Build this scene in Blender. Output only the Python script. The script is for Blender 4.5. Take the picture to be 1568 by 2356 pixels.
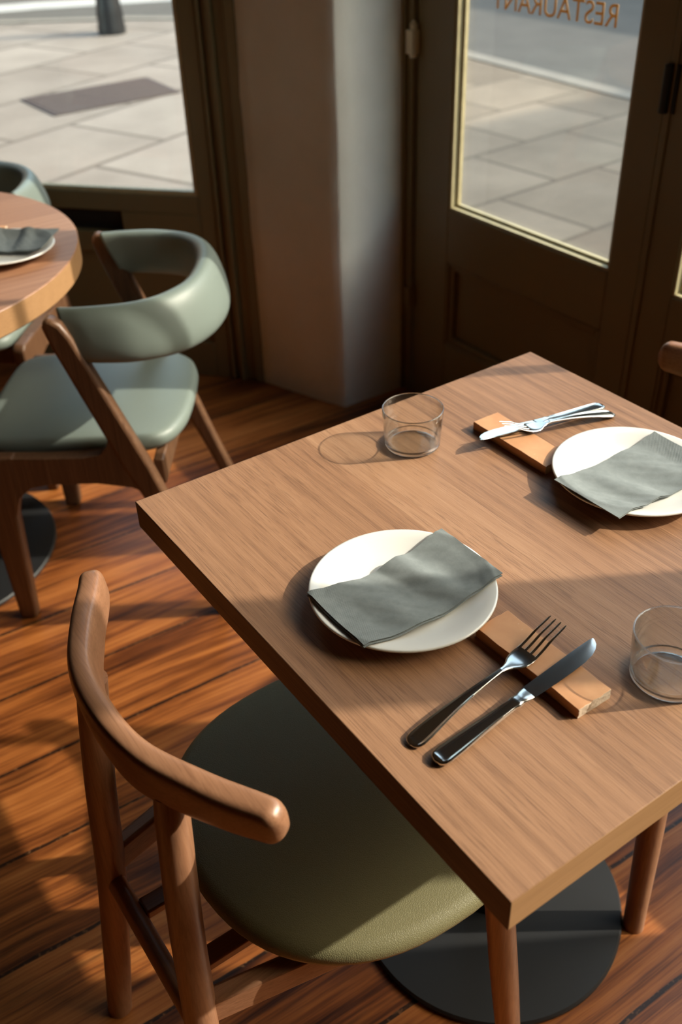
import bpy, bmesh, math, random
from math import sin, cos, pi, radians, atan2, hypot, sqrt
from mathutils import Vector, Matrix, noise as mnoise

for o in list(bpy.data.objects):
    bpy.data.objects.remove(o)
S = bpy.context.scene
COL = S.collection

# ------------------------------------------------------------------ camera, sky, sun, exposure
def rotm(yaw, pitch, roll):
    f = Vector((cos(yaw)*cos(pitch), sin(yaw)*cos(pitch), -sin(pitch)))
    r = f.cross(Vector((0, 0, 1))).normalized()
    u = r.cross(f)
    r2 = r*cos(roll) + u*sin(roll)
    u2 = -r*sin(roll) + u*cos(roll)
    return Matrix((r2, u2, -f)).transposed()
cam_d = bpy.data.cameras.new('camera')
cam = bpy.data.objects.new('camera', cam_d)
COL.objects.link(cam)
cam.matrix_world = Matrix.Translation((-0.34971, -0.30168, 1.457)) @ rotm(0.98350394, 0.62105589, -0.03609947).to_4x4()
cam_d.sensor_fit = 'VERTICAL'
cam_d.sensor_height = 36.0
cam_d.sensor_width = 24.0
cam_d.lens = 2234.66/2356*36.0
cam_d.dof.use_dof = True
cam_d.dof.focus_distance = 1.10
cam_d.dof.aperture_fstop = 4.6
cam_d.clip_start = 0.05
S.camera = cam

W = bpy.data.worlds.new('sky')
S.world = W
W.use_nodes = True
nt = W.node_tree
bg = nt.nodes['Background']
sk = nt.nodes.new('ShaderNodeTexSky')
sk.sky_type = 'NISHITA'
sk.sun_disc = False
sk.sun_elevation = radians(33)
sk.sun_rotation = radians(121)
sk.air_density = 1.0
sk.dust_density = 1.6
sk.ozone_density = 0.6
hz = nt.nodes.new('ShaderNodeMix')
hz.data_type = 'RGBA'
hz.blend_type = 'MULTIPLY'
hz.inputs[0].default_value = 1.0
hz.inputs[7].default_value = (1.0, 0.95, 0.78, 1)
nt.links.new(sk.outputs[0], hz.inputs[6])
nt.links.new(hz.outputs[2], bg.inputs[0])
bg.inputs[1].default_value = 1.06

SUN_AZ, SUN_EL = radians(-31), radians(33)
sd = bpy.data.lights.new('sun', 'SUN')
sd.energy = 5.9
sd.angle = radians(0.6)
sd.color = (1.0, 0.90, 0.77)
sun = bpy.data.objects.new('sun', sd)
COL.objects.link(sun)
to_sun = Vector((cos(SUN_AZ)*cos(SUN_EL), sin(SUN_AZ)*cos(SUN_EL), sin(SUN_EL)))
sun.rotation_euler = to_sun.to_track_quat('Z', 'Y').to_euler()
sun.location = (8, -5, 7)

S.view_settings.view_transform = 'Standard'
S.view_settings.look = 'None'
S.view_settings.gamma = 1.0
S.view_settings.use_curve_mapping = False
S.view_settings.exposure = 0.0
try:
    S.cycles.use_denoising = True
    S.cycles.max_bounces = 12
    S.cycles.transparent_max_bounces = 24
    S.cycles.caustics_reflective = False
    S.cycles.caustics_refractive = False
    S.cycles.sample_clamp_indirect = 6.0
except Exception:
    pass

# ------------------------------------------------------------------ material helpers
def srgb(r, g, b):
    def f(c):
        c /= 255.0
        return c/12.92 if c <= 0.04045 else ((c+0.055)/1.055)**2.4
    return (f(r), f(g), f(b), 1.0)

class N:
    """small node-tree builder"""
    def __init__(self, name):
        self.m = bpy.data.materials.new(name)
        self.m.use_nodes = True
        self.t = self.m.node_tree
        self.b = self.t.nodes['Principled BSDF']
        self.out = self.t.nodes['Material Output']
    def n(self, kind, **kw):
        x = self.t.nodes.new(kind)
        for k, v in kw.items():
            setattr(x, k, v)
        return x
    def l(self, a, b):
        self.t.links.new(a, b)
    def put(self, sock, v):
        if hasattr(v, 'is_output') or hasattr(v, 'links'):
            self.l(v, sock)
        else:
            sock.default_value = v
    def coord(self, scale=(1, 1, 1), loc=(0, 0, 0), rot=(0, 0, 0)):
        tc = self.n('ShaderNodeTexCoord')
        mp = self.n('ShaderNodeMapping')
        mp.inputs['Scale'].default_value = scale
        mp.inputs['Location'].default_value = loc
        mp.inputs['Rotation'].default_value = rot
        self.l(tc.outputs['Object'], mp.inputs[0])
        return mp.outputs[0]
    def noise(self, vec, scale, detail=4, rough=0.55, dist=0.0):
        x = self.n('ShaderNodeTexNoise')
        self.l(vec, x.inputs['Vector'])
        x.inputs['Scale'].default_value = scale
        x.inputs['Detail'].default_value = detail
        x.inputs['Roughness'].default_value = rough
        x.inputs['Distortion'].default_value = dist
        return x.outputs[0]
    def voro(self, vec, scale, feature='F1', out='Distance', rand=1.0):
        x = self.n('ShaderNodeTexVoronoi', feature=feature)
        self.l(vec, x.inputs['Vector'])
        x.inputs['Scale'].default_value = scale
        x.inputs['Randomness'].default_value = rand
        return x.outputs[out]
    def math(self, op, a, b=0.0, c=None):
        x = self.n('ShaderNodeMath', operation=op)
        self.put(x.inputs[0], a)
        self.put(x.inputs[1], b)
        if c is not None:
            self.put(x.inputs[2], c)
        return x.outputs[0]
    def ramp(self, v, stops):
        x = self.n('ShaderNodeValToRGB')
        e = x.color_ramp.elements
        while len(e) < len(stops):
            e.new(0.5)
        for k, (p, c) in enumerate(stops):
            e[k].position = p
            e[k].color = c if hasattr(c, '__len__') else (c, c, c, 1)
        self.l(v, x.inputs[0])
        return x.outputs[0]
    def mix(self, fac, a, b, blend='MIX'):
        x = self.n('ShaderNodeMix', data_type='RGBA', blend_type=blend)
        self.put(x.inputs[0], fac)
        self.put(x.inputs[6], a)
        self.put(x.inputs[7], b)
        return x.outputs[2]
    def sep(self, vec):
        x = self.n('ShaderNodeSeparateXYZ')
        self.l(vec, x.inputs[0])
        return x.outputs
    def comb(self, x_, y_, z_):
        x = self.n('ShaderNodeCombineXYZ')
        self.put(x.inputs[0], x_); self.put(x.inputs[1], y_); self.put(x.inputs[2], z_)
        return x.outputs[0]
    def white(self, v):
        x = self.n('ShaderNodeTexWhiteNoise', noise_dimensions='1D')
        self.l(v, x.inputs['W'])
        return x.outputs[0]
    def bump(self, h, strength=0.2, dist=0.001):
        x = self.n('ShaderNodeBump')
        x.inputs['Strength'].default_value = strength
        x.inputs['Distance'].default_value = dist
        self.l(h, x.inputs['Height'])
        self.l(x.outputs[0], self.b.inputs['Normal'])
        return x
    def base(self, v, rough=0.5, metal=0.0, spec=0.5):
        self.put(self.b.inputs['Base Color'], v)
        self.put(self.b.inputs['Roughness'], rough)
        self.b.inputs['Metallic'].default_value = metal
        self.b.inputs['Specular IOR Level'].default_value = spec
        return self.m

def plain(name, rgb, rough=0.5, metal=0.0, spec=0.5, var=0.06, scale=9.0, bump=0.0, bscale=60.0):
    k = N(name)
    v = k.coord()
    f = k.noise(v, scale, 3)
    c = srgb(*rgb)
    lo = tuple(max(0, x*(1-var*2)) for x in c[:3])+(1,)
    hi = tuple(min(1, x*(1+var*2)) for x in c[:3])+(1,)
    k.base(k.mix(f, lo, hi), rough, metal, spec)
    if bump:
        k.bump(k.noise(v, bscale, 4), bump, 0.002)
    return k.m

def wood(name, dark, mid, light, axis=1, stave=0.0, fine=260.0, rough=0.5, stretch=0.014, contrast=1.0, bump=0.15, spec=0.4, pores=0.5, cath=0.35, plen=0.030):
    """wood with its grain along one object axis: fibre streaks, short dark pores, soft bands, staves"""
    k = N(name)
    tc = k.n('ShaderNodeTexCoord').outputs['Object']
    x, y, z = k.sep(tc)
    across = y if axis == 0 else x
    along = (x, y, z)[axis]
    up = y if axis == 2 else z
    if stave:
        idx = k.math('FLOOR', k.math('DIVIDE', across, stave))
        rnd = k.white(idx)
        rnd2 = k.white(k.math('ADD', idx, 37.3))
        al = k.math('ADD', along, k.math('MULTIPLY', rnd, 7.0))
    else:
        al = along
    f1 = k.noise(k.comb(across, k.math('MULTIPLY', al, stretch), up), fine*2.0, 5, 0.65)
    f2 = k.noise(k.comb(across, k.math('MULTIPLY', al, stretch*1.6), up), fine*0.42, 5, 0.62, 0.2)
    w = k.n('ShaderNodeTexWave', wave_type='BANDS', bands_direction='X')
    k.l(k.comb(across, k.math('MULTIPLY', al, 0.12), up), w.inputs['Vector'])
    w.inputs['Scale'].default_value = 14.0
    w.inputs['Distortion'].default_value = 7.0
    w.inputs['Detail'].default_value = 3.0
    w.inputs['Detail Scale'].default_value = 1.2
    t = k.math('ADD', k.math('MULTIPLY', k.math('SUBTRACT', f1, 0.5), 0.95*contrast), k.math('MULTIPLY', k.math('SUBTRACT', f2, 0.5), 0.55*contrast))
    t = k.math('ADD', t, k.math('MULTIPLY', k.math('SUBTRACT', w.outputs['Fac'], 0.5), cath*0.35))
    if stave:
        t = k.math('ADD', t, k.math('MULTIPLY', k.math('SUBTRACT', rnd2, 0.5), 0.26))
    t = k.math('ADD', t, 0.55)
    col = k.ramp(t, [(0.20, dark), (0.55, mid), (0.90, light)])
    if pores:
        p = k.noise(k.comb(across, k.math('MULTIPLY', al, plen), up), fine*2.6, 2, 0.5)
        dens = k.noise(k.comb(across, k.math('MULTIPLY', al, 0.2), up), 30.0, 2)
        pm = k.ramp(k.math('ADD', p, k.math('MULTIPLY', k.math('SUBTRACT', dens, 0.5), 0.25)), [(0.34, 1.0), (0.43, 0.0)])
        col = k.mix(k.math('MULTIPLY', pm, pores), col, dark)
    k.base(col, rough, 0, spec)
    if bump:
        k.bump(f1, bump, 0.0006)
    return k.m

# ------------------------------------------------------------------ mesh helpers
def link(name, bm, mat, parent=None, smooth=False, bevel=0.0, segs=2, subsurf=0, angle=40):
    me = bpy.data.meshes.new(name)
    bmesh.ops.recalc_face_normals(bm, faces=bm.faces[:])
    bm.to_mesh(me)
    bm.free()
    mats = mat if isinstance(mat, (list, tuple)) else [mat]
    for m in mats:
        me.materials.append(m)
    o = bpy.data.objects.new(name, me)
    COL.objects.link(o)
    if parent is not None:
        o.parent = parent
    if bevel:
        b = o.modifiers.new('bevel', 'BEVEL')
        b.width = bevel
        b.segments = segs
        b.limit_method = 'ANGLE'
        b.angle_limit = radians(35)
        smooth = True
    if subsurf:
        s_ = o.modifiers.new('subsurf', 'SUBSURF')
        s_.levels = s_.render_levels = subsurf
        smooth = True
    if smooth:
        for p in me.polygons:
            p.use_smooth = True
        if bevel or angle < 180:
            try:
                me.set_sharp_from_angle(angle=radians(angle if not bevel else 60))
            except Exception:
                pass
    return o

def thing(name, label, cat, loc=(0, 0, 0), rz=0.0, group=None):
    o = bpy.data.objects.new(name, None)
    COL.objects.link(o)
    o.empty_display_size = 0.05
    o.location = loc
    o.rotation_euler = (0, 0, rz)
    o['label'] = label
    o['category'] = cat
    if group:
        o['group'] = group
    return o

def tag(o, label, cat, group=None):
    o['label'] = label
    o['category'] = cat
    if group:
        o['group'] = group
    return o

def struct(o):
    o['kind'] = 'structure'
    return o

def dup(root, loc, rz, label, group=None):
    r = root.copy()
    COL.objects.link(r)
    r.location = loc
    r.rotation_euler = (0, 0, rz)
    r['label'] = label
    if group:
        r['group'] = group
    for ch in list(root.children):
        c = ch.copy()
        COL.objects.link(c)
        c.parent = r
        for g in list(ch.children):
            d = g.copy()
            COL.objects.link(d)
            d.parent = c
    return r

def box(bm, lo, hi, mat=0, M=None):
    xs, ys, zs = zip(lo, hi)
    vs = [bm.verts.new((xs[i], ys[j], zs[k])) for i in (0, 1) for j in (0, 1) for k in (0, 1)]
    if M is not None:
        for v in vs:
            v.co = M @ v.co
    for q in ((0, 1, 3, 2), (4, 6, 7, 5), (0, 4, 5, 1), (2, 3, 7, 6), (0, 2, 6, 4), (1, 5, 7, 3)):
        f = bm.faces.new([vs[i] for i in q])
        f.material_index = mat
    return vs

def lathe(bm, prof, n=64, c=(0, 0, 0), close=False):
    rings = []
    for r, z in prof:
        if r < 1e-6:
            rings.append([bm.verts.new((c[0], c[1], c[2]+z))])
        else:
            rings.append([bm.verts.new((c[0]+r*cos(2*pi*k/n), c[1]+r*sin(2*pi*k/n), c[2]+z)) for k in range(n)])
    for a, b in zip(rings[:-1], rings[1:]):
        for k in range(n):
            k2 = (k+1) % n
            if len(a) == 1 and len(b) == 1:
                continue
            if len(a) == 1:
                bm.faces.new((a[0], b[k2], b[k]))
            elif len(b) == 1:
                bm.faces.new((a[k], a[k2], b[0]))
            else:
                bm.faces.new((a[k], a[k2], b[k2], b[k]))

def loft(bm, rings, cap=True, mat=0):
    """rings: lists of points of equal length, each a closed loop"""
    vr = [[bm.verts.new(p) for p in r] for r in rings]
    n = len(vr[0])
    for a, b in zip(vr[:-1], vr[1:]):
        for k in range(n):
            f = bm.faces.new((a[k], a[(k+1) % n], b[(k+1) % n], b[k]))
            f.material_index = mat
    if cap:
        bm.faces.new(vr[0][::-1])
        bm.faces.new(vr[-1])

def tube(bm, pts, radii, n=20, squash=1.0):
    """round bar through points; radii per point; flat, slightly rounded ends"""
    pts = [Vector(p) for p in pts]
    rings = []
    for i, p in enumerate(pts):
        t = (pts[min(i+1, len(pts)-1)] - pts[max(i-1, 0)]).normalized()
        a = t.cross(Vector((0, 1, 0)) if abs(t.y) < 0.9 else Vector((1, 0, 0))).normalized()
        b = t.cross(a)
        rings.append([p + a*radii[i]*cos(2*pi*k/n) + b*radii[i]*squash*sin(2*pi*k/n) for k in range(n)])
    loft(bm, rings)

def catmull(P, n):
    P = [Vector(p) for p in P]
    out = []
    m = len(P)
    for i in range(m-1):
        p0 = P[i-1] if i else P[0]*2-P[1]
        p1, p2 = P[i], P[i+1]
        p3 = P[i+2] if i+2 < m else P[-1]*2-P[-2]
        for k in range(n):
            t = k/n
            out.append(0.5*((2*p1)+(p2-p0)*t+(2*p0-5*p1+4*p2-p3)*t*t+(3*p1-p0-3*p2+p3)*t*t*t))
    out.append(P[-1])
    return out

def lerp_list(vals, u):
    x = u*(len(vals)-1)
    i = min(int(x), len(vals)-2)
    f = x-i
    f = f*f*(3-2*f)
    return vals[i]*(1-f)+vals[i+1]*f

def sweep(bm, path, thick, height, n=28, power=2.4, tilt=0.0, capr=0.5, zoff=None, shear=0.0):
    """bar of superellipse section along a level path, ends rounded; thick/height/tilt are value lists along it"""
    m = len(path)
    rings = []
    L = [0.0]
    for i in range(1, m):
        L.append(L[-1]+(path[i]-path[i-1]).length)
    tot = L[-1]
    for i, p in enumerate(path):
        u = L[i]/tot
        t = (path[min(i+1, m-1)]-path[max(i-1, 0)]).normalized()
        out = Vector((t.y, -t.x, 0)).normalized()
        tl = lerp_list(tilt, u) if hasattr(tilt, '__len__') else tilt
        up = Vector((0, 0, 1))*cos(tl) + out*sin(tl)
        side = out*cos(tl) - Vector((0, 0, 1))*sin(tl)
        a, h = lerp_list(thick, u)/2, lerp_list(height, u)/2
        d = min(L[i], tot-L[i])
        rc = capr*h
        s_ = 1.0
        if rc > 0 and d < rc:
            s_ = sqrt(max(0.0, 1-(1-d/rc)**2))
        s_ = max(s_, 0.06)
        zz = lerp_list(zoff, u) if zoff else 0.0
        ring = []
        for k in range(n):
            th = 2*pi*k/n
            c_, s2 = cos(th), sin(th)
            ex = (abs(c_)**(2/power))*(1 if c_ >= 0 else -1)
            ez = (abs(s2)**(2/power))*(1 if s2 >= 0 else -1)
            q = p+side*a*ex*s_+up*h*ez*s_+Vector((0, 0, zz))
            if shear:
                fall = max(0.0, 1-d/(0.34*tot))**1.5
                q.y += h*ez*s_*shear*fall
            ring.append(q)
        rings.append(ring)
    loft(bm, rings)

def poly_x(bm, pts, x0, x1):
    """prism of a (y, z) outline between two x planes"""
    a = [bm.verts.new((x0, y, z)) for y, z in pts]
    b = [bm.verts.new((x1, y, z)) for y, z in pts]
    bm.faces.new(a)
    bm.faces.new(b[::-1])
    n = len(pts)
    for k in range(n):
        bm.faces.new((a[k], b[k], b[(k+1) % n], a[(k+1) % n]))

def slab_outline(bm, outline, z0, z1, puff=0.0, rows=6, round_=0.012, rings=7):
    """cushion with a plan outline: rounded edge, gently domed top"""
    n = len(outline)
    cx = sum(p[0] for p in outline)/n
    cy = sum(p[1] for p in outline)/n
    loops = []
    h = z1-z0
    loops.append([(cx+(x-cx)*0.93, cy+(y-cy)*0.93, z0) for x, y in outline])
    for k in range(rows+1):
        a = -pi/2+pi*k/rows
        s_ = 1-round_/0.2*(1-cos(a))
        loops.append([(cx+(x-cx)*s_, cy+(y-cy)*s_, (z0+z1)/2+h/2*sin(a)) for x, y in outline])
    for k in range(1, rings):
        s_ = (1-round_/0.2)*(1-k/rings)
        d = 1-(1-k/rings)**2
        loops.append([(cx+(x-cx)*s_, cy+(y-cy)*s_, z1+puff*d) for x, y in outline])
    vr = [[bm.verts.new(p) for p in l] for l in loops]
    for a, b in zip(vr[:-1], vr[1:]):
        for k in range(n):
            bm.faces.new((a[k], a[(k+1) % n], b[(k+1) % n], b[k]))
    bm.faces.new(vr[0][::-1])
    c = bm.verts.new((cx, cy, z1+puff))
    for k in range(n):
        bm.faces.new((vr[-1][k], vr[-1][(k+1) % n], c))

# ------------------------------------------------------------------ materials
M = {}
M['oak'] = wood('oak_laminate', srgb(108, 75, 53), srgb(160, 118, 87), srgb(183, 141, 108), axis=1, stave=0.088, fine=330, rough=0.52, bump=0.30, pores=0.5, contrast=0.75, cath=0.25)
M['oak_edge'] = wood('oak_edge', srgb(138, 102, 70), srgb(166, 126, 87), srgb(184, 144, 104), axis=0, fine=220, rough=0.5, pores=0.3, contrast=0.5, cath=0.1)
M['oak_round'] = wood('oak_round_top', srgb(124, 83, 60), srgb(158, 114, 86), srgb(180, 137, 107), axis=0, stave=0.16, fine=150, rough=0.45, pores=0.2, contrast=0.7)
M['beech'] = wood('stained_beech', srgb(112, 76, 53), srgb(152, 108, 80), srgb(176, 130, 98), axis=2, fine=200, rough=0.36, pores=0.25, cath=0.1, contrast=0.8, spec=0.5, bump=0.05)
M['beech_y'] = wood('stained_beech_rail', srgb(112, 76, 53), srgb(152, 108, 80), srgb(176, 130, 98), axis=1, fine=200, rough=0.36, pores=0.25, cath=0.1, contrast=0.8, spec=0.5, bump=0.05)
M['beech_x'] = wood('stained_beech_side', srgb(112, 76, 53), srgb(152, 108, 80), srgb(176, 130, 98), axis=0, fine=200, rough=0.36, pores=0.25, cath=0.1, contrast=0.8, spec=0.5, bump=0.05)
M['walnut'] = wood('oiled_walnut', srgb(66, 44, 30), srgb(101, 71, 50), srgb(130, 96, 70), axis=2, fine=170, rough=0.42, pores=0.3, cath=0.15, bump=0.05)
M['porcelain'] = plain('white_porcelain', (236, 234, 229), rough=0.10, var=0.01, spec=0.6)
M['black_metal'] = plain('black_powder_coat', (34, 34, 35), rough=0.5, var=0.06, scale=14, bump=0.08, bscale=900)
M['paint'] = plain('olive_brown_paint', (124, 109, 76), rough=0.42, var=0.05, scale=4, bump=0.05, bscale=40)
M['paint_gap'] = plain('dark_joint', (26, 20, 13), rough=0.8)
M['bead'] = plain('worn_cream_paint', (192, 180, 142), rough=0.5, var=0.14, scale=30, bump=0.15, bscale=120)
M['ceiling'] = plain('ceiling_paint', (122, 113, 98), rough=0.9, var=0.02)
M['room'] = plain('room_wall_paint', (58, 48, 38), rough=0.85, var=0.03)
M['brass'] = plain('aged_brass', (150, 132, 96), rough=0.4, metal=0.6, var=0.1)
M['cream'] = plain('cream_painted_hinge', (226, 216, 188), rough=0.5)
M['iron'] = plain('dark_iron', (28, 26, 24), rough=0.5, metal=0.3)
def thin_paint():
    k = N('gold_glass_lettering')
    tl = k.n('ShaderNodeBsdfTranslucent')
    tl.inputs[0].default_value = srgb(226, 186, 120)
    k.base(srgb(206, 164, 98), 0.5, 0, 0.4)
    mx = k.n('ShaderNodeMixShader')
    mx.inputs[0].default_value = 0.28
    k.l(k.b.outputs[0], mx.inputs[1])
    k.l(tl.outputs[0], mx.inputs[2])
    k.l(mx.outputs[0], k.out.inputs[0])
    return k.m
M['gold'] = thin_paint()

def plaster():
    k = N('white_plaster')
    v = k.coord()
    a = k.noise(v, 6, 5)
    k.base(k.ramp(a, [(0.3, srgb(232, 232, 224)), (0.7, srgb(242, 241, 234))]), 0.85, 0, 0.2)
    k.bump(k.noise(v, 22, 5, 0.6), 0.35, 0.004)
    return k.m
M['plaster'] = plaster()

def leather(name, c, rough=0.42, scale=420.0, bs=0.35, var=0.05):
    k = N(name)
    v = k.coord()
    a = k.noise(v, 5, 3)
    cc = srgb(*c)
    lo = tuple(x*(1-var) for x in cc[:3])+(1,)
    hi = tuple(min(1, x*(1+var)) for x in cc[:3])+(1,)
    k.base(k.mix(a, lo, hi), rough, 0, 0.45)
    g = k.voro(v, scale, 'DISTANCE_TO_EDGE')
    h = k.ramp(g, [(0.0, 0.0), (0.18, 1.0)])
    k.bump(h, bs, 0.0006)
    return k.m
M['sage'] = leather('sage_leather', (121, 131, 124), 0.42, 700, 0.10)
M['olive'] = leather('olive_leather', (124, 118, 84), 0.55, 430, 0.35)

def napkin_mat():
    k = N('grey_paper_napkin')
    tc = k.n('ShaderNodeTexCoord').outputs['Object']
    x, y, z = k.sep(tc)
    a = k.noise(k.coord(), 60, 5, 0.65)
    col = k.ramp(a, [(0.3, srgb(126, 132, 132)), (0.7, srgb(142, 148, 148))])
    k.base(col, 0.9, 0, 0.15)
    # embossed dots along both short ends, soft fibre elsewhere
    dots = k.math('MULTIPLY', k.math('SINE', k.math('MULTIPLY', x, 2*pi/0.0026)), k.math('SINE', k.math('MULTIPLY', y, 2*pi/0.0026)))
    end = k.ramp(k.math('MULTIPLY', x, -1.0), [(0.064, 0.0), (0.068, 1.0)])
    h = k.math('ADD', k.math('MULTIPLY', dots, k.math('MULTIPLY', end, 0.25)), k.math('MULTIPLY', k.noise(k.coord(), 160, 5, 0.7), 0.35))
    k.bump(h, 0.5, 0.0009)
    return k.m
M['napkin'] = napkin_mat()

def terracotta():
    k = N('terracotta')
    v = k.coord()
    a = k.noise(v, 26, 4)
    col = k.ramp(a, [(0.3, srgb(196, 140, 98)), (0.7, srgb(212, 158, 114))])
    sc = k.ramp(k.noise(k.coord((1, 2.2, 1)), 95, 3, 0.7), [(0.70, 0.0), (0.76, 1.0)])
    msk = k.ramp(k.noise(v, 19, 1), [(0.54, 0.0), (0.62, 0.55)])
    col = k.mix(k.math('MULTIPLY', sc, msk), col, srgb(226, 196, 168))
    k.base(col, 0.55, 0, 0.35)
    k.bump(k.noise(v, 180, 3), 0.12, 0.0006)
    return k.m
M['terracotta'] = terracotta()
M['clay_cut'] = plain('cut_clay_edge', (198, 178, 156), rough=0.85, var=0.12, scale=140, bump=0.5, bscale=260)
M['steel'] = plain('polished_steel', (212, 208, 200), rough=0.15, metal=1.0, var=0.03, scale=40)

def clear_glass(name, tint=(1, 1, 1, 1), base=0.035, edge=0.75, power=3.2, rough=0.0):
    k = N(name)
    k.t.nodes.remove(k.b)
    tr = k.n('ShaderNodeBsdfTransparent')
    tr.inputs[0].default_value = tint
    gl = k.n('ShaderNodeBsdfGlossy')
    gl.inputs['Roughness'].default_value = rough
    lw = k.n('ShaderNodeLayerWeight')
    lw.inputs['Blend'].default_value = 0.5
    f = k.math('ADD', k.math('MULTIPLY', k.math('POWER', lw.outputs['Facing'], power), edge), base)
    mx = k.n('ShaderNodeMixShader')
    k.l(f, mx.inputs[0])
    k.l(tr.outputs[0], mx.inputs[1])
    k.l(gl.outputs[0], mx.inputs[2])
    k.l(mx.outputs[0], k.out.inputs[0])
    return k.m
M['tumbler'] = clear_glass('tumbler_glass', (0.965, 0.972, 0.968, 1), 0.035, 1.0, 2.3)
M['tumbler_floor'] = clear_glass('tumbler_floor_glass', (0.93, 0.94, 0.935, 1), 0.02, 0.6, 5.0)
M['pane'] = clear_glass('window_glass', (0.95, 0.97, 0.96, 1), 0.035, 0.8, 4.5)

def solid_glass(name, clear):
    k = N(name)
    k.t.nodes.remove(k.b)
    g = k.n('ShaderNodeBsdfGlass')
    g.inputs['IOR'].default_value = 1.45
    g.inputs['Roughness'].default_value = 0.0
    tr = k.n('ShaderNodeBsdfTransparent')
    mx = k.n('ShaderNodeMixShader')
    mx.inputs[0].default_value = 1-clear
    k.l(tr.outputs[0], mx.inputs[1])
    k.l(g.outputs[0], mx.inputs[2])
    k.l(mx.outputs[0], k.out.inputs[0])
    return k.m
M['tumbler_rim'] = solid_glass('tumbler_rim_glass', 0.15)

def floor_mat():
    k = N('varnished_pine_planks')
    tc = k.n('ShaderNodeTexCoord')
    mp = k.n('ShaderNodeMapping')
    mp.inputs['Rotation'].default_value = (0, 0, radians(2.0))
    k.l(tc.outputs['Object'], mp.inputs[0])
    x, y, z = k.sep(mp.outputs[0])
    PW = 0.195
    wob = k.math('MULTIPLY', k.math('SUBTRACT', k.noise(k.comb(k.math('MULTIPLY', x, 1.0), 0.0, 0.0), 5.0, 3), 0.5), 0.008)
    yy = k.math('ADD', k.math('SUBTRACT', y, 0.094), wob)
    q = k.math('DIVIDE', yy, PW)
    idx = k.math('FLOOR', q)
    fr = k.math('FRACT', q)
    rnd = k.white(idx)
    rnd2 = k.white(k.math('ADD', idx, 11.7))
    xs = k.math('ADD', x, k.math('MULTIPLY', rnd, 9.0))
    # knots: sparse cells stretched along the plank
    kv = k.comb(k.math('MULTIPLY', xs, 2.2), k.math('MULTIPLY', yy, 6.5), rnd)
    kd = k.voro(kv, 1.0)
    knot = k.ramp(kd, [(0.05, 1.0), (0.17, 0.0)])
    halo = k.ramp(kd, [(0.10, 1.0), (0.50, 0.0)])
    warp = k.math('MULTIPLY', halo, 0.011)
    va = k.comb(k.math('MULTIPLY', xs, 0.035), k.math('ADD', yy, warp), rnd)
    g1 = k.noise(va, 46.0, 6, 0.62, 0.25)
    vb = k.comb(k.math('MULTIPLY', xs, 0.02), k.math('ADD', yy, warp), rnd)
    g2 = k.noise(vb, 150.0, 4, 0.6)
    big = k.noise(k.comb(k.math('MULTIPLY', xs, 0.6), k.math('MULTIPLY', yy, 1.6), rnd), 3.4, 4, 0.6)
    g3 = k.noise(vb, 420.0, 3, 0.6)
    t = k.math('ADD', k.math('MULTIPLY', g1, 0.62), k.math('MULTIPLY', g2, 0.36))
    t = k.math('ADD', t, k.math('MULTIPLY', k.math('SUBTRACT', g3, 0.5), 0.30))
    t = k.math('ADD', t, k.math('MULTIPLY', k.math('SUBTRACT', rnd2, 0.5), 0.16))
    t = k.math('ADD', t, k.math('MULTIPLY', k.math('SUBTRACT', big, 0.5), 0.42))
    col = k.ramp(t, [(0.30, srgb(56, 26, 10)), (0.42, srgb(112, 60, 26)), (0.54, srgb(156, 91, 42)), (0.72, srgb(186, 120, 64))])
    # dark worn streaks
    st = k.ramp(k.noise(k.comb(k.math('MULTIPLY', xs, 0.06), k.math('ADD', yy, warp), rnd), 42.0, 4, 0.65, 0.15), [(0.56, 0.0), (0.70, 0.62)])
    col = k.mix(st, col, srgb(38, 18, 8))
    col = k.mix(k.math('MULTIPLY', knot, 0.85), col, srgb(56, 26, 10))
    edge = k.math('MINIMUM', fr, k.math('SUBTRACT', 1.0, fr))
    gapw = k.math('MULTIPLY', k.noise(k.comb(x, idx, 0.0), 9.0, 3), 0.035)
    gap = k.math('LESS_THAN', edge, gapw)
    grit = k.noise(tc.outputs['Object'], 110.0, 2)
    gcol = k.ramp(grit, [(0.55, srgb(22, 13, 8)), (0.72, srgb(120, 84, 54))])
    col = k.mix(k.math('MULTIPLY', gap, 0.92), col, gcol)
    rg = k.math('ADD', 0.27, k.math('MULTIPLY', big, 0.20))
    k.base(col, rg, 0, 0.5)
    h = k.math('SUBTRACT', k.math('MULTIPLY', g1, 0.5), k.math('MULTIPLY', gap, 2.0))
    k.bump(h, 0.35, 0.002)
    return k.m
M['floor'] = floor_mat()

def paving(name, c1, c2, joint, sx, sy, rot, jw=0.012):
    k = N(name)
    v = k.coord((1, 1, 1), (0, 0, 0), (0, 0, rot))
    x, y, z = k.sep(v)
    qy = k.math('DIVIDE', y, sy)
    row = k.math('FLOOR', qy)
    qx = k.math('ADD', k.math('DIVIDE', x, sx), k.math('MULTIPLY', row, 0.43))
    fx, fy = k.math('FRACT', qx), k.math('FRACT', qy)
    ex = k.math('MULTIPLY', k.math('MINIMUM', fx, k.math('SUBTRACT', 1, fx)), sx)
    ey = k.math('MULTIPLY', k.math('MINIMUM', fy, k.math('SUBTRACT', 1, fy)), sy)
    j = k.math('LESS_THAN', k.math('MINIMUM', ex, ey), jw)
    rnd = k.white(k.math('ADD', k.math('MULTIPLY', row, 17.3), k.math('FLOOR', qx)))
    a = k.noise(v, 1.6, 5, 0.6)
    t = k.math('ADD', k.math('MULTIPLY', a, 0.9), k.math('MULTIPLY', rnd, 0.25))
    col = k.mix(k.ramp(t, [(0.35, 0.0), (0.85, 1.0)]), c1, c2)
    col = k.mix(j, col, joint)
    k.base(col, 0.85, 0, 0.2)
    return k.m
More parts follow.
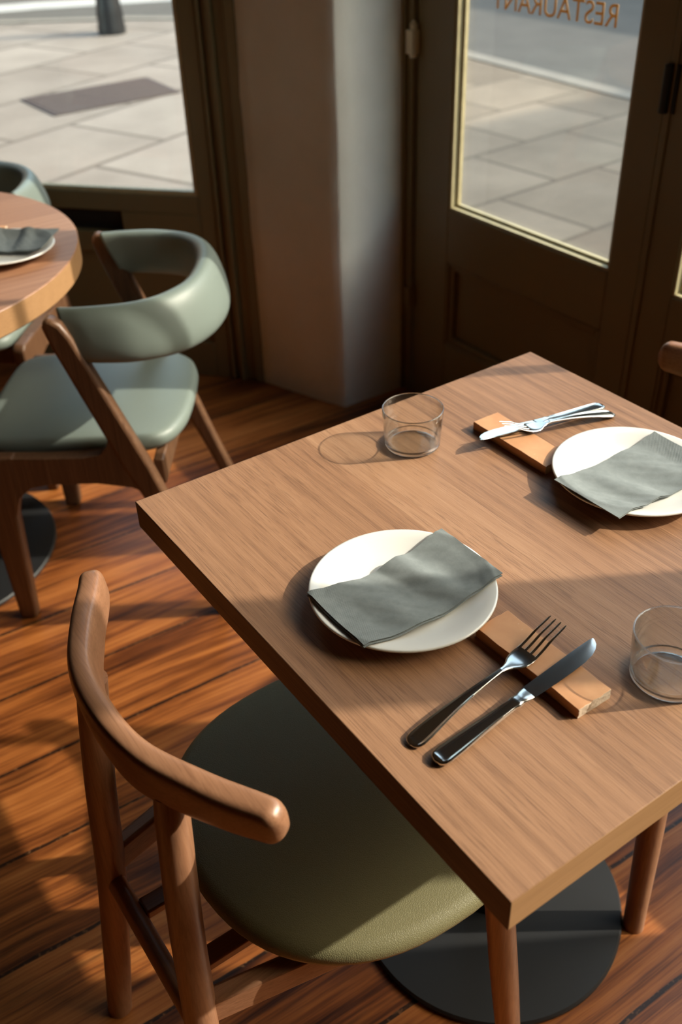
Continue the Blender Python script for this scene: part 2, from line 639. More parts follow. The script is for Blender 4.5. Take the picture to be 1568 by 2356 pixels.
M['flags'] = paving('beige_flagstones', srgb(122, 113, 104), srgb(148, 139, 129), srgb(104, 96, 88), 1.05, 0.82, radians(-22), 0.02)
M['setts'] = paving('grey_flagstones', srgb(114, 102, 88), srgb(146, 132, 115), srgb(106, 95, 82), 0.75, 0.60, radians(-4), 0.014)
M['asphalt'] = plain('asphalt', (84, 80, 74), rough=0.9, var=0.12, scale=3)
M['road_paint'] = plain('white_road_paint', (170, 168, 162), rough=0.8, var=0.08, scale=4)
M['yellow_paint'] = plain('pale_yellow_road_paint', (160, 140, 104), rough=0.8, var=0.12, scale=4)
M['kerbstone'] = plain('kerb_granite', (128, 121, 110), rough=0.85, var=0.1, scale=6)
M['manhole'] = plain('rusty_iron_cover', (64, 54, 52), rough=0.75, var=0.12, scale=30)
M['bollard'] = plain('black_bollard_paint', (30, 31, 33), rough=0.4)

# ------------------------------------------------------------------ the room
DX = 1.33                      # inner face of the glazed door wall
PAV = -0.10                    # pavement level
PC = Vector((1.102, 1.833))    # projecting corner of the plastered pier
PL = Vector((0.990, 2.125))
LW = Vector((-0.661, 0.751)).normalized()    # runs along the left shopfront
LN = Vector((0.751, 0.661)).normalized()     # its outward normal
LP = Vector((0.948, 2.184))

bm = bmesh.new()
box(bm, (-3.2, -3.6, -0.06), (1.40, 7.2, 0.0))
flo = struct(link('floor', bm, M['floor']))
# trim the floor along the left shopfront so that it does not run outside
me = flo.data
bm = bmesh.new(); bm.from_mesh(me)
bmesh.ops.bisect_plane(bm, geom=bm.verts[:]+bm.edges[:]+bm.faces[:], plane_co=(LP+LN*0.07).to_3d(), plane_no=LN.to_3d(), clear_outer=True)
eds = [e for e in bm.edges if e.is_boundary]
bmesh.ops.holes_fill(bm, edges=eds)
bm.to_mesh(me); bm.free()

bm = bmesh.new()
box(bm, (-3.2, -3.6, 3.0), (1.45, 7.2, 3.1))
bmesh.ops.bisect_plane(bm, geom=bm.verts[:]+bm.edges[:]+bm.faces[:], plane_co=(LP+LN*0.10).to_3d(), plane_no=LN.to_3d(), clear_outer=True)
bmesh.ops.holes_fill(bm, edges=[e for e in bm.edges if e.is_boundary])
struct(link('ceiling', bm, M['ceiling']))
bm = bmesh.new(); box(bm, (-3.3, -3.6, 0), (-3.2, 7.2, 3.0)); struct(link('wall_left', bm, M['room']))
bm = bmesh.new(); box(bm, (-3.2, -3.7, 0), (1.40, -3.6, 3.0)); struct(link('wall_front', bm, M['room']))

# plastered pier between the two shopfronts: wavy hand-trowelled faces
def wavy_wall(bm, a, b, z0, z1, nu, nz, nrm, amp, seed):
    g = []
    for i in range(nu+1):
        u = i/nu
        p = a.lerp(b, u)
        row = []
        for j in range(nz+1):
            z = z0+(z1-z0)*j/nz
            d = amp*(mnoise.noise(Vector((p.x*5+seed, p.y*5, z*3.2)))+0.5*mnoise.noise(Vector((p.x*14, p.y*14+seed, z*13))))
            row.append((p.x+nrm.x*d, p.y+nrm.y*d, z))
        g.append(row)
    return g
pa = wavy_wall(None, PL, PC, 0.0, 3.0, 8, 70, Vector((-0.93, -0.36)), 0.006, 1.0)
pb = wavy_wall(None, PC, Vector((DX+0.06, PC.y)), 0.0, 3.0, 6, 70, Vector((0, -1)), 0.004, 4.0)
rows = pa[:-1]
mid = [((u[0]+v[0])/2, (u[1]+v[1])/2, u[2]) for u, v in zip(pa[-1], pb[0])]
c0 = [tuple(Vector(p)*0.12+Vector(q)*0.88) for p, q in zip(pa[-2], mid)]
c1 = [tuple(Vector(p)*0.12+Vector(q)*0.88) for p, q in zip(pb[1], mid)]
mid = [tuple(Vector(m_)+Vector((0.0025, 0.0025, 0))) for m_ in mid]
rows += [c0, mid, c1] + pb[1:]
bm = bmesh.new()
vs = [[bm.verts.new(p) for p in r] for r in rows]
back = [[bm.verts.new((DX+0.06, 2.35, p[2])) for p in rows[0]], [bm.verts.new((PL.x+0.06, PL.y+0.10, p[2])) for p in rows[0]]]
vs = vs + back
nrow = len(vs)
for i in range(nrow):
    a, b = vs[i], vs[(i+1) % nrow]
    for j in range(len(a)-1):
        bm.faces.new((a[j], b[j], b[j+1], a[j+1]))
struct(link('wall_corner', bm, M['plaster'], smooth=True, angle=75))

# ---- the glazed door wall on the right
ZT = 2.42     # top of the glazing
def leaf(name, y0, y1, g0, g1, panel, bars=()):
    """framed leaf between y0<y1 with a glazed opening g0<g1 and a sunk panel below; inner face at x=DX"""
    bm = bmesh.new()
    x0, x1 = DX, DX+0.045
    zb = 0.600
    box(bm, (x0, g1, 0.012), (x1, y1, 2.60))
    box(bm, (x0, y0, 0.012), (x1, g0, 2.60))
    box(bm, (x0, g0, ZT), (x1, g1, 2.60))
    box(bm, (x0, g0, 0.455), (x1, g1, zb))
    box(bm, (x0, g0, 0.012), (x1, g1, 0.212))
    root = struct(link(name, bm, M['paint'], bevel=0.003))
    bm = bmesh.new()
    box(bm, (x0+0.024, g0-0.002, 0.205), (x1-0.01, g1+0.002, 0.462))
    # stepped moulding round the sunk panel
    for a, b, c, d in ((g0, g0+0.022, 0.212, 0.455), (g1-0.022, g1, 0.212, 0.455), (g0+0.022, g1-0.022, 0.212, 0.234), (g0+0.022, g1-0.022, 0.433, 0.455)):
        box(bm, (x0+0.009, a, c), (x0+0.028, b, d))
    for a, b, c, d in ((g0, g0+0.008, 0.212, 0.455), (g1-0.008, g1, 0.212, 0.455), (g0+0.008, g1-0.008, 0.212, 0.220), (g0+0.008, g1-0.008, 0.447, 0.455)):
        box(bm, (x0+0.002, a, c), (x0+0.02, b, d))
    link('panel', bm, M['paint'], root, bevel=0.003)
    bm = bmesh.new()
    for a, b, c, d in ((g0, g0+0.006, zb, ZT), (g1-0.006, g1, zb, ZT), (g0+0.006, g1-0.006, zb, zb+0.006), (g0+0.006, g1-0.006, ZT-0.006, ZT)):
        box(bm, (x0+0.003, a, c), (x0+0.032, b, d))
    for a, b, c, d in ((g0+0.005, g0+0.013, zb+0.005, ZT), (g1-0.013, g1-0.005, zb+0.005, ZT), (g0+0.013, g1-0.013, zb+0.005, zb+0.013)):
        box(bm, (x0+0.020, a, c), (x0+0.032, b, d))
    link('glazing_bead', bm, M['bead'], root, bevel=0.002)
    for yb in bars:
        bm = bmesh.new()
        box(bm, (x0+0.016, yb-0.009, zb+0.004), (x0+0.042, yb+0.009, ZT-0.004))
        link('glazing_bar', bm, M['paint'], root, bevel=0.002)
    bm = bmesh.new()
    box(bm, (x0+0.032, g0+0.001, zb+0.001), (x0+0.036, g1-0.001, ZT-0.001))
    link('pane', bm, M['pane'], root)
    return root
door = leaf('door_1', 1.013, 1.795, 1.097, 1.655, True)
win2 = leaf('window_2', -0.455, 1.001, -0.372, 0.918, True, bars=(0.668, 0.228))
win3 = leaf('window_3', -1.60, -0.461, -1.50, -0.543, True, bars=())
# dark astragal bead over the meeting line of the leaves
bm = bmesh.new()
box(bm, (DX-0.005, 0.993, 0.012), (DX+0.03, 1.009, 2.60))
link('meeting_bead', bm, M['paint'], door, bevel=0.002)
# jamb against the pier, top rail
bm = bmesh.new()
box(bm, (DX-0.012, 1.800, 0.0), (DX+0.06, 1.842, 2.62))
box(bm, (DX-0.022, 1.822, 0.0), (DX-0.010, 1.842, 2.62))
struct(link('trim_1', bm, M['paint'], bevel=0.003))
bm = bmesh.new()
box(bm, (DX-0.01, -3.60, 2.605), (DX+0.06, 1.842, 3.0))
box(bm, (DX-0.01, -3.60, 0.012), (DX+0.06, -1.602, 2.605))
struct(link('wall_right', bm, M['paint']))
bm = bmesh.new()
box(bm, (DX+0.002, -3.60, -0.10), (DX+0.09, 1.842, 0.010))
struct(link('trim_2', bm, M['paint']))
# hinges of the glazed door
for z in (0.955, 0.28):
    bm = bmesh.new()
    tube(bm, [(DX-0.012, 1.797, z), (DX-0.012, 1.797, z+0.078)], [0.010, 0.010], 14)
    tube(bm, [(DX-0.012, 1.797, z+0.078), (DX-0.012, 1.797, z+0.086)], [0.007, 0.004], 14)
    box(bm, (DX-0.026, 1.786, z+0.008), (DX-0.002, 1.812, z+0.064))
    link('hinge', bm, M['cream'] if z > 0.5 else M['paint'], door, bevel=0.001)
bm = bmesh.new()
tube(bm, [(DX-0.010, 1.006, 0.96), (DX-0.010, 1.006, 1.05)], [0.009, 0.009], 14)
box(bm, (DX-0.004, 0.985, 0.96), (DX+0.002, 1.006, 1.05))
link('hinge', bm, M['iron'], win2, bevel=0.001)
# gold lettering on the glass, reading properly from the street
fc = bpy.data.curves.new('lettering', 'FONT')
fc.body = 'RESTAURANT'
fc.size = 0.0635
fc.extrude = 0.0004
fc.space_character = 1.0
tmp = bpy.data.objects.new('lettering_text', fc)
COL.objects.link(tmp)
dg = bpy.context.evaluated_depsgraph_get()
dg.update()
tme = bpy.data.meshes.new_from_object(tmp.evaluated_get(dg))
bpy.data.objects.remove(tmp)
xs = [v.co.x for v in tme.vertices]
wx = max(xs)-min(xs)
kx = 0.376/wx
for v in tme.vertices:
    x, y, z = v.co
    v.co = (DX+0.0365+z, 1.191+(x-min(xs))*kx, 1.0865+y*1.0)
tme.name = 'lettering'
tme.materials.clear()
tme.materials.append(M['gold'])
lo = bpy.data.objects.new('lettering', tme)
COL.objects.link(lo)
lo.parent = door

# ---- left shopfront: door with a letter slot, glass to the pavement
def Lp(s_, n_, z):
    p = LP+LW*s_+LN*n_
    return Vector((p.x, p.y, z))
LM = Matrix(((LW.x, LN.x, 0, LP.x), (LW.y, LN.y, 0, LP.y), (0, 0, 1, 0), (0, 0, 0, 1)))   # local x along, y outward
def lbox(bm, lo, hi):
    box(bm, lo, hi, 0, LM)
bm = bmesh.new()
lbox(bm, (-0.075, -0.010, 0.0), (-0.045, 0.09, 3.0))
lbox(bm, (-0.045, 0.002, 0.0), (-0.012, 0.09, 3.0))
lbox(bm, (-0.012, -0.012, 0.0), (0.004, 0.09, 3.0))
lbox(bm, (0.004, 0.006, 0.0), (0.022, 0.09, 3.0))
lbox(bm, (0.022, -0.006, 0.0), (0.034, 0.09, 3.0))
struct(link('trim_3', bm, M['paint'], bevel=0.003))
bm = bmesh.new()
lbox(bm, (0.034, -0.004, 2.62), (1.121, 0.09, 3.0))
lbox(bm, (1.121, -0.004, 0.0), (6.5, 0.09, 3.0))
struct(link('wall_back', bm, M['paint']))
G0, G1 = 0.086, 1.02
bm = bmesh.new()
zb = 0.578
lbox(bm, (0.036, 0.0, 0.0), (G0, 0.05, 2.62))
lbox(bm, (G1, 0.0, 0.0), (1.12, 0.05, 2.62))
lbox(bm, (G0, 0.0, ZT), (G1, 0.05, 2.62))
lbox(bm, (G0, 0.0, 0.525), (G1, 0.05, zb))
lbox(bm, (G0, 0.0, 0.395), (G1, 0.05, 0.460))
lbox(bm, (G0, 0.0, 0.460), (0.335, 0.05, 0.525))
lbox(bm, (0.66, 0.0, 0.460), (G1, 0.05, 0.525))
lbox(bm, (G0, 0.010, 0.10), (G1, 0.05, 0.395))
lbox(bm, (G0, 0.0, 0.0), (G1, 0.05, 0.12))
door2 = struct(link('door_2', bm, M['paint'], bevel=0.003))
bm = bmesh.new()
lbox(bm, (0.335, 0.022, 0.460), (0.66, 0.045, 0.525))
lbox(bm, (0.335, 0.012, 0.490), (0.66, 0.024, 0.523))
link('letter_slot', bm, M['paint_gap'], door2, bevel=0.002)
bm = bmesh.new()
lbox(bm, (G0, 0.004, zb), (G1, 0.022, zb+0.014))
lbox(bm, (G0, 0.004, zb+0.014), (G0+0.012, 0.022, ZT))
lbox(bm, (G1-0.012, 0.004, zb+0.014), (G1, 0.022, ZT))
link('glazing_bead', bm, M['bead'], door2, bevel=0.002)
bm = bmesh.new()
lbox(bm, (G0+0.001, 0.022, zb+0.001), (G1-0.001, 0.026, ZT-0.001))
link('pane', bm, M['pane'], door2)
# ------------------------------------------------------------------ the street
def flat(name, pts, z, h, mat):
    bm = bmesh.new()
    a = [bm.verts.new((x, y, z-h)) for x, y in pts]
    b = [bm.verts.new((x, y, z)) for x, y in pts]
    n = len(pts)
    bm.faces.new(a[::-1]); bm.faces.new(b)
    for k in range(n):
        bm.faces.new((a[k], a[(k+1) % n], b[(k+1) % n], b[k]))
    return link(name, bm, mat)
struct(flat('pavement_1', [(1.05, 2.05), (1.35, 2.1), (5.20, 8.20), (3.90, 9.55), (2.90, 10.25), (0.6, 11.4), (-6.0, 13.0), (-6.0, 3.5), (-2.2, 5.7)], PAV, 0.12, M['flags']))
struct(flat('pavement_2', [(1.34, -12.0), (4.60, -12.0), (4.98, 4.3), (5.12, 6.2), (5.20, 8.20), (1.35, 2.1)], PAV, 0.12, M['setts']))
struct(flat('road', [(-40, -40), (60, -40), (60, 60), (-40, 60)], PAV-0.10, 0.2, M['asphalt']))
# kerb line round the corner
kp = [(4.62, -12.0), (5.00, 4.3), (5.14, 6.2), (5.22, 8.20), (3.95, 9.60), (2.93, 10.33), (0.6, 11.5), (-6.0, 13.1)]
bm = bmesh.new()
inn, outp = [], []
for i, p in enumerate(kp):
    a = Vector(kp[max(i-1, 0)]); b = Vector(kp[min(i+1, len(kp)-1)])
    t = (b-a).normalized()
    o_ = Vector((t.y, -t.x))
    inn.append(Vector(p)+o_*0.012); outp.append(Vector(p)+o_*0.16)
loft(bm, [[(i_.x, i_.y, PAV-0.12), (o_.x, o_.y, PAV-0.12), (o_.x, o_.y, PAV+0.004), (i_.x, i_.y, PAV+0.004)] for i_, o_ in zip(inn, outp)])
struct(link('kerb', bm, M['kerbstone']))
def stripe(name, pts, w, mat):
    bm = bmesh.new()
    rr = []
    for i, p in enumerate(pts):
        a = Vector(pts[max(i-1, 0)]); b = Vector(pts[min(i+1, len(pts)-1)])
        t = (b-a).normalized()
        o_ = Vector((t.y, -t.x))*w/2
        p = Vector(p)
        rr.append([(p.x-o_.x, p.y-o_.y, PAV-0.10), (p.x+o_.x, p.y+o_.y, PAV-0.10), (p.x+o_.x, p.y+o_.y, PAV-0.094), (p.x-o_.x, p.y-o_.y, PAV-0.094)])
    loft(bm, rr)
    return struct(link(name, bm, mat))
stripe('road_marking', [(4.95, -12), (5.36, 4.3), (5.50, 6.2), (5.6, 8.3), (4.25, 9.95), (3.15, 10.75), (0.7, 12.0), (-6, 13.6)], 0.10, M['yellow_paint'])
stripe('road_marking', [(2.7, 12.2), (3.8, 11.9), (5.2, 11.3), (5.9, 10.7)], 0.55, M['road_paint'])
stripe('road_marking', [(0.6, 12.9), (1.8, 12.55), (2.45, 12.2)], 0.40, M['road_paint'])

# ribbed iron cover let into the flagstones
mc = [Vector(p) for p in ((1.907, 7.003), (2.923, 7.040), (2.889, 6.423), (1.921, 6.375))]
mc = [Vector((p.x*0.985+0.02, p.y*0.985+0.06)) for p in mc]
bm = bmesh.new()
a = [bm.verts.new((p.x, p.y, PAV+0.001)) for p in mc]
b = [bm.verts.new((p.x, p.y, PAV+0.008)) for p in mc]
bm.faces.new(a); bm.faces.new(b)
for k in range(4):
    bm.faces.new((a[k], a[(k+1) % 4], b[(k+1) % 4], b[k]))
for i in range(14):
    u = (i+0.5)/14
    p0 = mc[0].lerp(mc[3], u); p1 = mc[1].lerp(mc[2], u)
    d = (p1-p0).normalized()
    p0 = p0+d*0.03; p1 = p1-d*0.03
    loft(bm, [[(p.x, p.y-0.011, PAV+0.008), (p.x, p.y+0.011, PAV+0.008), (p.x, p.y+0.008, PAV+0.013), (p.x, p.y-0.008, PAV+0.013)] for p in (p0, p1)])
tag(link('manhole_cover', bm, M['manhole']), 'ribbed reddish-brown iron cover set in the pale pavement outside the left window', 'manhole cover')

# black street post by the kerb
st = thing('street_post', 'black cast iron post standing on the pavement near the kerb beyond the left window', 'post', (3.50, 8.98, PAV))
bm = bmesh.new()
lathe(bm, [(0, 0), (0.125, 0), (0.128, 0.05), (0.118, 0.10), (0.122, 0.16), (0.110, 0.24), (0.098, 0.34), (0.092, 0.40), (0, 0.40)], 32)
link('base', bm, M['bollard'], st, smooth=True)
bm = bmesh.new()
lathe(bm, [(0, 0.39), (0.088, 0.39), (0.080, 0.5), (0.072, 0.9), (0.066, 2.2), (0.06, 3.4), (0, 3.4)], 32)
link('shaft', bm, M['bollard'], st, smooth=True)

# unseen brick blocks added across both streets to cut low sky and shade paving
M['brick'] = plain('sky_blocker_brick', (112, 88, 72), rough=0.9, var=0.1, scale=1.2)
for lo_, hi_ in (((-30, 19, PAV-0.1), (6.5, 27, 13.0)), ((14.0, -40, PAV-0.1), (22.0, -3.0, 9.2)), ((14.0, -2.9, PAV-0.1), (22.0, 40.0, 5.0))):
    bm = bmesh.new()
    box(bm, lo_, hi_)
    struct(link('sky_blocker', bm, M['brick']))

# ------------------------------------------------------------------ the square table
TX, TY = 0.693, 0.700
t = thing('dining_table', 'square oak-topped cafe table laid for two in the foreground on a round black base', 'table', (TX/2, TY/2, 0.0))
bm = bmesh.new()
hx, hy = TX/2, TY/2
box(bm, (-hx, -hy, 0.710), (hx, hy, 0.750))
for f in bm.faces:
    f.material_index = 0 if abs(f.normal.z) > 0.5 or abs(f.calc_center_median().z-0.75) < 1e-4 else 1
bm.normal_update()
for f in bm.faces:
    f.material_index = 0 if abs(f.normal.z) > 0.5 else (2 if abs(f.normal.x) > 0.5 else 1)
M['oak_side_shaded'] = wood('oak_edge_shaded', srgb(74, 53, 36), srgb(104, 77, 53), srgb(124, 94, 67), axis=1, fine=220, rough=0.5, pores=0.3)  # edge oak darkened on the x faces: their shade painted into the colour
link('tabletop', bm, [M['oak'], M['oak_edge'], M['oak_side_shaded']], t, bevel=0.0012)
bm = bmesh.new()
lathe(bm, [(0, 0.0), (0.211, 0.0), (0.214, 0.003), (0.214, 0.008), (0.211, 0.012), (0, 0.012)], 96)
link('base', bm, M['black_metal'], t, smooth=True, angle=35)
bm = bmesh.new()
lathe(bm, [(0, 0.012), (0.038, 0.012), (0.038, 0.700), (0, 0.700)], 40)
link('column', bm, M['black_metal'], t, smooth=True)
bm = bmesh.new()
box(bm, (-0.20, -0.20, 0.700), (0.20, 0.20, 0.710))
link('mounting_plate', bm, M['black_metal'], t, bevel=0.002)

# ------------------------------------------------------------------ bow-backed beech chairs
def make_bow_chair(label):
    """faces +x; origin on the floor on its axis; built where the near chair stands, x as measured"""
    t = thing('dining_chair', label, 'chair', group='curved-back wooden chairs at the square table')
    # seat
    n = 72
    out = []
    for k in range(n):
        a = 2*pi*k/n
        c_, s_ = cos(a), sin(a)
        p = 2.35
        x = 0.086+0.216*(abs(c_)**(2/p))*(1 if c_ > 0 else -1)
        y = 0.219*(abs(s_)**(2/p))*(1 if s_ > 0 else -1)
        y *= 1.0+0.04*((x-0.086)/0.22)
        out.append((x, y-0.012))
    bm = bmesh.new()
    slab_outline(bm, out, 0.425, 0.458, puff=0.006, round_=0.016)
    link('seat', bm, M['olive'], t, smooth=True, angle=180)
    # back rail: bowed, deeper where the legs meet it
    P = [(-0.094, -0.206), (-0.108, -0.183), (-0.136, -0.135), (-0.165, -0.070), (-0.174, 0.0), (-0.165, 0.070), (-0.136, 0.135), (-0.108, 0.183), (-0.094, 0.213)]
    path = catmull([(x-0.008, y*1.01, 0.737) for x, y in P], 12)
    bm = bmesh.new()
    sweep(bm, path, [0.029, 0.031, 0.030, 0.029, 0.029, 0.029, 0.030, 0.031, 0.029], [0.047, 0.052, 0.060, 0.070, 0.062, 0.070, 0.060, 0.052, 0.047], n=40, power=3.3, tilt=radians(-6), capr=0.75,
          zoff=[0.004, 0.002, 0.0, -0.004, 0.0, -0.004, 0.0, 0.002, 0.004])
    link('backrest', bm, M['beech_y'], t, smooth=True, angle=180)
    for s in (-1, 1):
        bm = bmesh.new()
        pts = [(-0.225, s*0.158, 0.0), (-0.224, s*0.157, 0.012), (-0.207, s*0.141, 0.18), (-0.190, s*0.124, 0.36), (-0.180, s*0.110, 0.52), (-0.168, s*0.098, 0.66), (-0.162, s*0.092, 0.715)]
        tube(bm, catmull(pts, 4), [lerp_list([0.0170, 0.0180, 0.0190, 0.0190, 0.0182, 0.0176, 0.0165], i/24) for i in range(25)], 24)
        link('leg', bm, M['beech'], t, smooth=True)
        bm = bmesh.new()
        pts = [(0.205, s*0.236, 0.0), (0.204, s*0.235, 0.01), (0.192, s*0.215, 0.22), (0.180, s*0.196, 0.428)]
        tube(bm, catmull(pts, 5), [lerp_list([0.0150, 0.0165, 0.0190, 0.0185], i/15) for i in range(16)], 24)
        link('leg', bm, M['beech'], t, smooth=True)
        # side rail under the seat
        bm = bmesh.new()
        a = Vector((-0.182, s*0.120, 0.385)); b = Vector((0.176, s*0.196, 0.402))
        d = (b-a).normalized(); nn = Vector((-d.y, d.x, 0)).normalized()
        rr = []
        for p in (a, b):
            rr.append([p+nn*0.011+Vector((0, 0, -0.022)), p-nn*0.011+Vector((0, 0, -0.022)), p-nn*0.011+Vector((0, 0, 0.022)), p+nn*0.011+Vector((0, 0, 0.022))])
        loft(bm, rr)
        link('side_rail', bm, M['beech_x'], t, bevel=0.005)
        # slat carrying the seat
        bm = bmesh.new()
        box(bm, (-0.180, s*0.052-0.013, 0.345), (0.19, s*0.052+0.013, 0.360))
        link('seat_slat', bm, M['beech_x'], t, bevel=0.003)
        # pad between slat and seat
    bm = bmesh.new()
    rr = []
    for y in (-0.124, 0.124):
        rr.append([(-0.190+0.012*cos(a), y, 0.345+0.019*sin(a)) for a in [2*pi*k/20 for k in range(20)]])
    loft(bm, rr)
    link('stretcher', bm, M['beech_y'], t, smooth=True)
    bm = bmesh.new()
    box(bm, (0.168, -0.196, 0.375), (0.190, 0.196, 0.425))
    link('front_rail', bm, M['beech_y'], t, bevel=0.004)
    return t
bow = make_bow_chair('beech chair with olive leather seat and curved back rail, nearest the camera at lower left')
bow.location = (0, 0.380, 0)
bow2 = dup(bow, (0.734, 0.387, 0), radians(173), 'beech chair at the right frame edge, only its back rail tip and a leg showing')

# ------------------------------------------------------------------ sage leather chairs with horseshoe backs
def make_sage_chair(label):
    """faces +y, origin on the floor midway between the front feet; back of the chair is -y"""
    t = thing('dining_chair', label, 'chair', group='sage leather horseshoe-back chairs at the round table')
    HW = 0.222
    for s in (-1, 1):
        x0, x1 = s*HW-0.016, s*HW+0.016
        # front leg (tapers to the floor)
        bm = bmesh.new()
        poly_x(bm, [(0.018, 0.0), (0.026, 0.415), (0.014, 0.428), (-0.060, 0.428), (-0.060, 0.36), (-0.038, 0.28), (-0.020, 0.0)], x0, x1)
        link('leg', bm, M['walnut'], t, bevel=0.007, segs=3)
        # slanted rear leg running up into the back post
        bm = bmesh.new()
        def L(z, off):
            y = -(0.185+(0.735-z)/0.735*0.265)
            return (y+off, z)
        w = 0.024
        pts = [L(0.0, -0.016), L(0.20, -0.019), L(0.40, -w-0.004), L(0.685, -w), L(0.712, -0.018), L(0.724, -0.005), L(0.724, 0.008), L(0.708, 0.020), L(0.67, w), L(0.45, w+0.004), L(0.40, w+0.006), L(0.20, 0.018), L(0.0, 0.015)]
        poly_x(bm, pts, x0+s*0.001, x1+s*0.001)
        link('leg', bm, M['walnut'], t, bevel=0.008, segs=3)
        # side rail with swept corners
        bm = bmesh.new()
        top = [(-0.04, 0.426), (-0.12, 0.424), (-0.20, 0.424), (-0.235, 0.430), (-0.252, 0.448), (-0.262, 0.480)]
        bot = [(-0.365, 0.27), (-0.335, 0.325), (-0.29, 0.350), (-0.22, 0.362), (-0.12, 0.362), (-0.08, 0.354), (-0.052, 0.330), (-0.036, 0.28)]
        poly_x(bm, top+bot, x0+s*0.0005+0.0008, x1+s*0.0005-0.0008)
        link('side_rail', bm, M['walnut'], t, bevel=0.006, segs=3)
    # cross rails
    for y, z in ((-0.035, 0.385), (-0.345, 0.370)):
        bm = bmesh.new()
        box(bm, (-HW+0.012, y-0.011, z-0.030), (HW-0.012, y+0.011, z+0.030))
        link('cross_rail', bm, M['walnut'], t, bevel=0.004)
    # seat: rounded trapezoid
    half = [(0.0, 0.020), (0.10, 0.018), (0.165, 0.008), (0.196, -0.025), (0.203, -0.09), (0.204, -0.18), (0.206, -0.25), (0.206, -0.31), (0.196, -0.355), (0.165, -0.392), (0.11, -0.412), (0.05, -0.418), (0.0, -0.419)]
    hs = catmull([(x, y, 0) for x, y in half], 4)
    out = [(p.x, p.y+0.020) for p in hs] + [(-p.x, p.y+0.020) for p in hs[-2:0:-1]]
    bm = bmesh.new()
    slab_outline(bm, out, 0.408, 0.447, puff=0.010, round_=0.016)
    link('seat', bm, M['sage'], t, smooth=True, angle=180)
    # padded horseshoe back
    P = [(-0.210, -0.214), (-0.214, -0.270), (-0.205, -0.345), (-0.170, -0.410), (-0.100, -0.455), (0.0, -0.470), (0.100, -0.455), (0.170, -0.410), (0.205, -0.345), (0.214, -0.270), (0.210, -0.214)]
    path = catmull([(-x, y*0.985, 0.681) for x, y in P], 9)
    bm = bmesh.new()
    sweep(bm, path, [0.030, 0.044, 0.050, 0.052, 0.050, 0.044, 0.030], [0.104, 0.110, 0.118, 0.124, 0.118, 0.110, 0.104], n=40, power=2.7, tilt=radians(15), capr=0.10, shear=0.36)
    link('backrest', bm, M['sage'], t, smooth=True, angle=180)
    return t
RT = Vector((-0.14, 1.86))
CH = [(-33, 0.30, 'sage leather horseshoe-back chair at the round table, nearest the camera and fully in view'),
      (51, 0.31, 'sage leather chair on the window side of the round table, seat partly under its top'),
      (-112, 0.33, 'chair at the left frame edge by the round table, only a leg showing')]
# first chair from measured feet
f1 = Vector((-0.82, 0.57)).normalized()
sage = make_sage_chair(CH[0][2])
o1 = Vector((-0.004, 1.507))+Vector((f1.y, -f1.x))*0.205
sage.location = (o1.x, o1.y, 0)
sage.rotation_euler = (0, 0, atan2(f1.y, f1.x)-pi/2)
def place_sage(ang, d, label):
    a = radians(ang)
    p = RT+Vector((cos(a), sin(a)))*d
    dup(sage, (p.x, p.y, 0), a+pi/2, label)
place_sage(51, 0.31, CH[1][2])

# ------------------------------------------------------------------ round table
t = thing('round_table', 'round oak-topped table at the left by the window with a black disc base', 'table', (RT.x, RT.y, 0))
bm = bmesh.new()
lathe(bm, [(0, 0.700), (0.497, 0.700), (0.500, 0.703), (0.500, 0.748), (0.4985, 0.750), (0, 0.750)], 128)
bm.normal_update()
for f in bm.faces:
    f.material_index = 0 if f.calc_center_median().z > 0.7489 else 1
link('tabletop', bm, [M['oak_round'], M['oak_edge']], t, smooth=True, angle=30)
bm = bmesh.new()
lathe(bm, [(0, 0.0), (0.307, 0.0), (0.310, 0.003), (0.310, 0.009), (0.307, 0.012), (0, 0.012)], 96)
link('base', bm, M['black_metal'], t, smooth=True, angle=35)
bm = bmesh.new()
lathe(bm, [(0, 0.012), (0.042, 0.012), (0.042, 0.700), (0, 0.700)], 40)
link('column', bm, M['black_metal'], t, smooth=True)

# ------------------------------------------------------------------ tableware
PLATE = [(0.0, 0.0030), (0.044, 0.0030), (0.046, 0.0), (0.052, 0.0), (0.054, 0.0026), (0.072, 0.0062), (0.092, 0.0128), (0.1020, 0.0165), (0.1038, 0.0182), (0.1032, 0.0200), (0.1010, 0.0200), (0.090, 0.0166), (0.076, 0.0108), (0.066, 0.0074), (0.058, 0.0058), (0.030, 0.0052), (0.0, 0.0052)]
def plate_top(r):
    pr = [(0, 0.0052), (0.030, 0.0052), (0.058, 0.0058), (0.066, 0.0074), (0.076, 0.0108), (0.090, 0.0166), (0.101, 0.0200), (0.1038, 0.0190), (0.12, 0.0185)]
    for (a, za), (b, zb_) in zip(pr[:-1], pr[1:]):
        if r <= b:
            return za+(zb_-za)*(r-a)/(b-a)
    return 0.0185
def make_plate(name, label, loc, group):
    bm = bmesh.new()
    lathe(bm, PLATE, 96)
    o = link(name, bm, M['porcelain'], smooth=True, angle=180)
    o.location = loc
    return tag(o, label, 'plate', group)

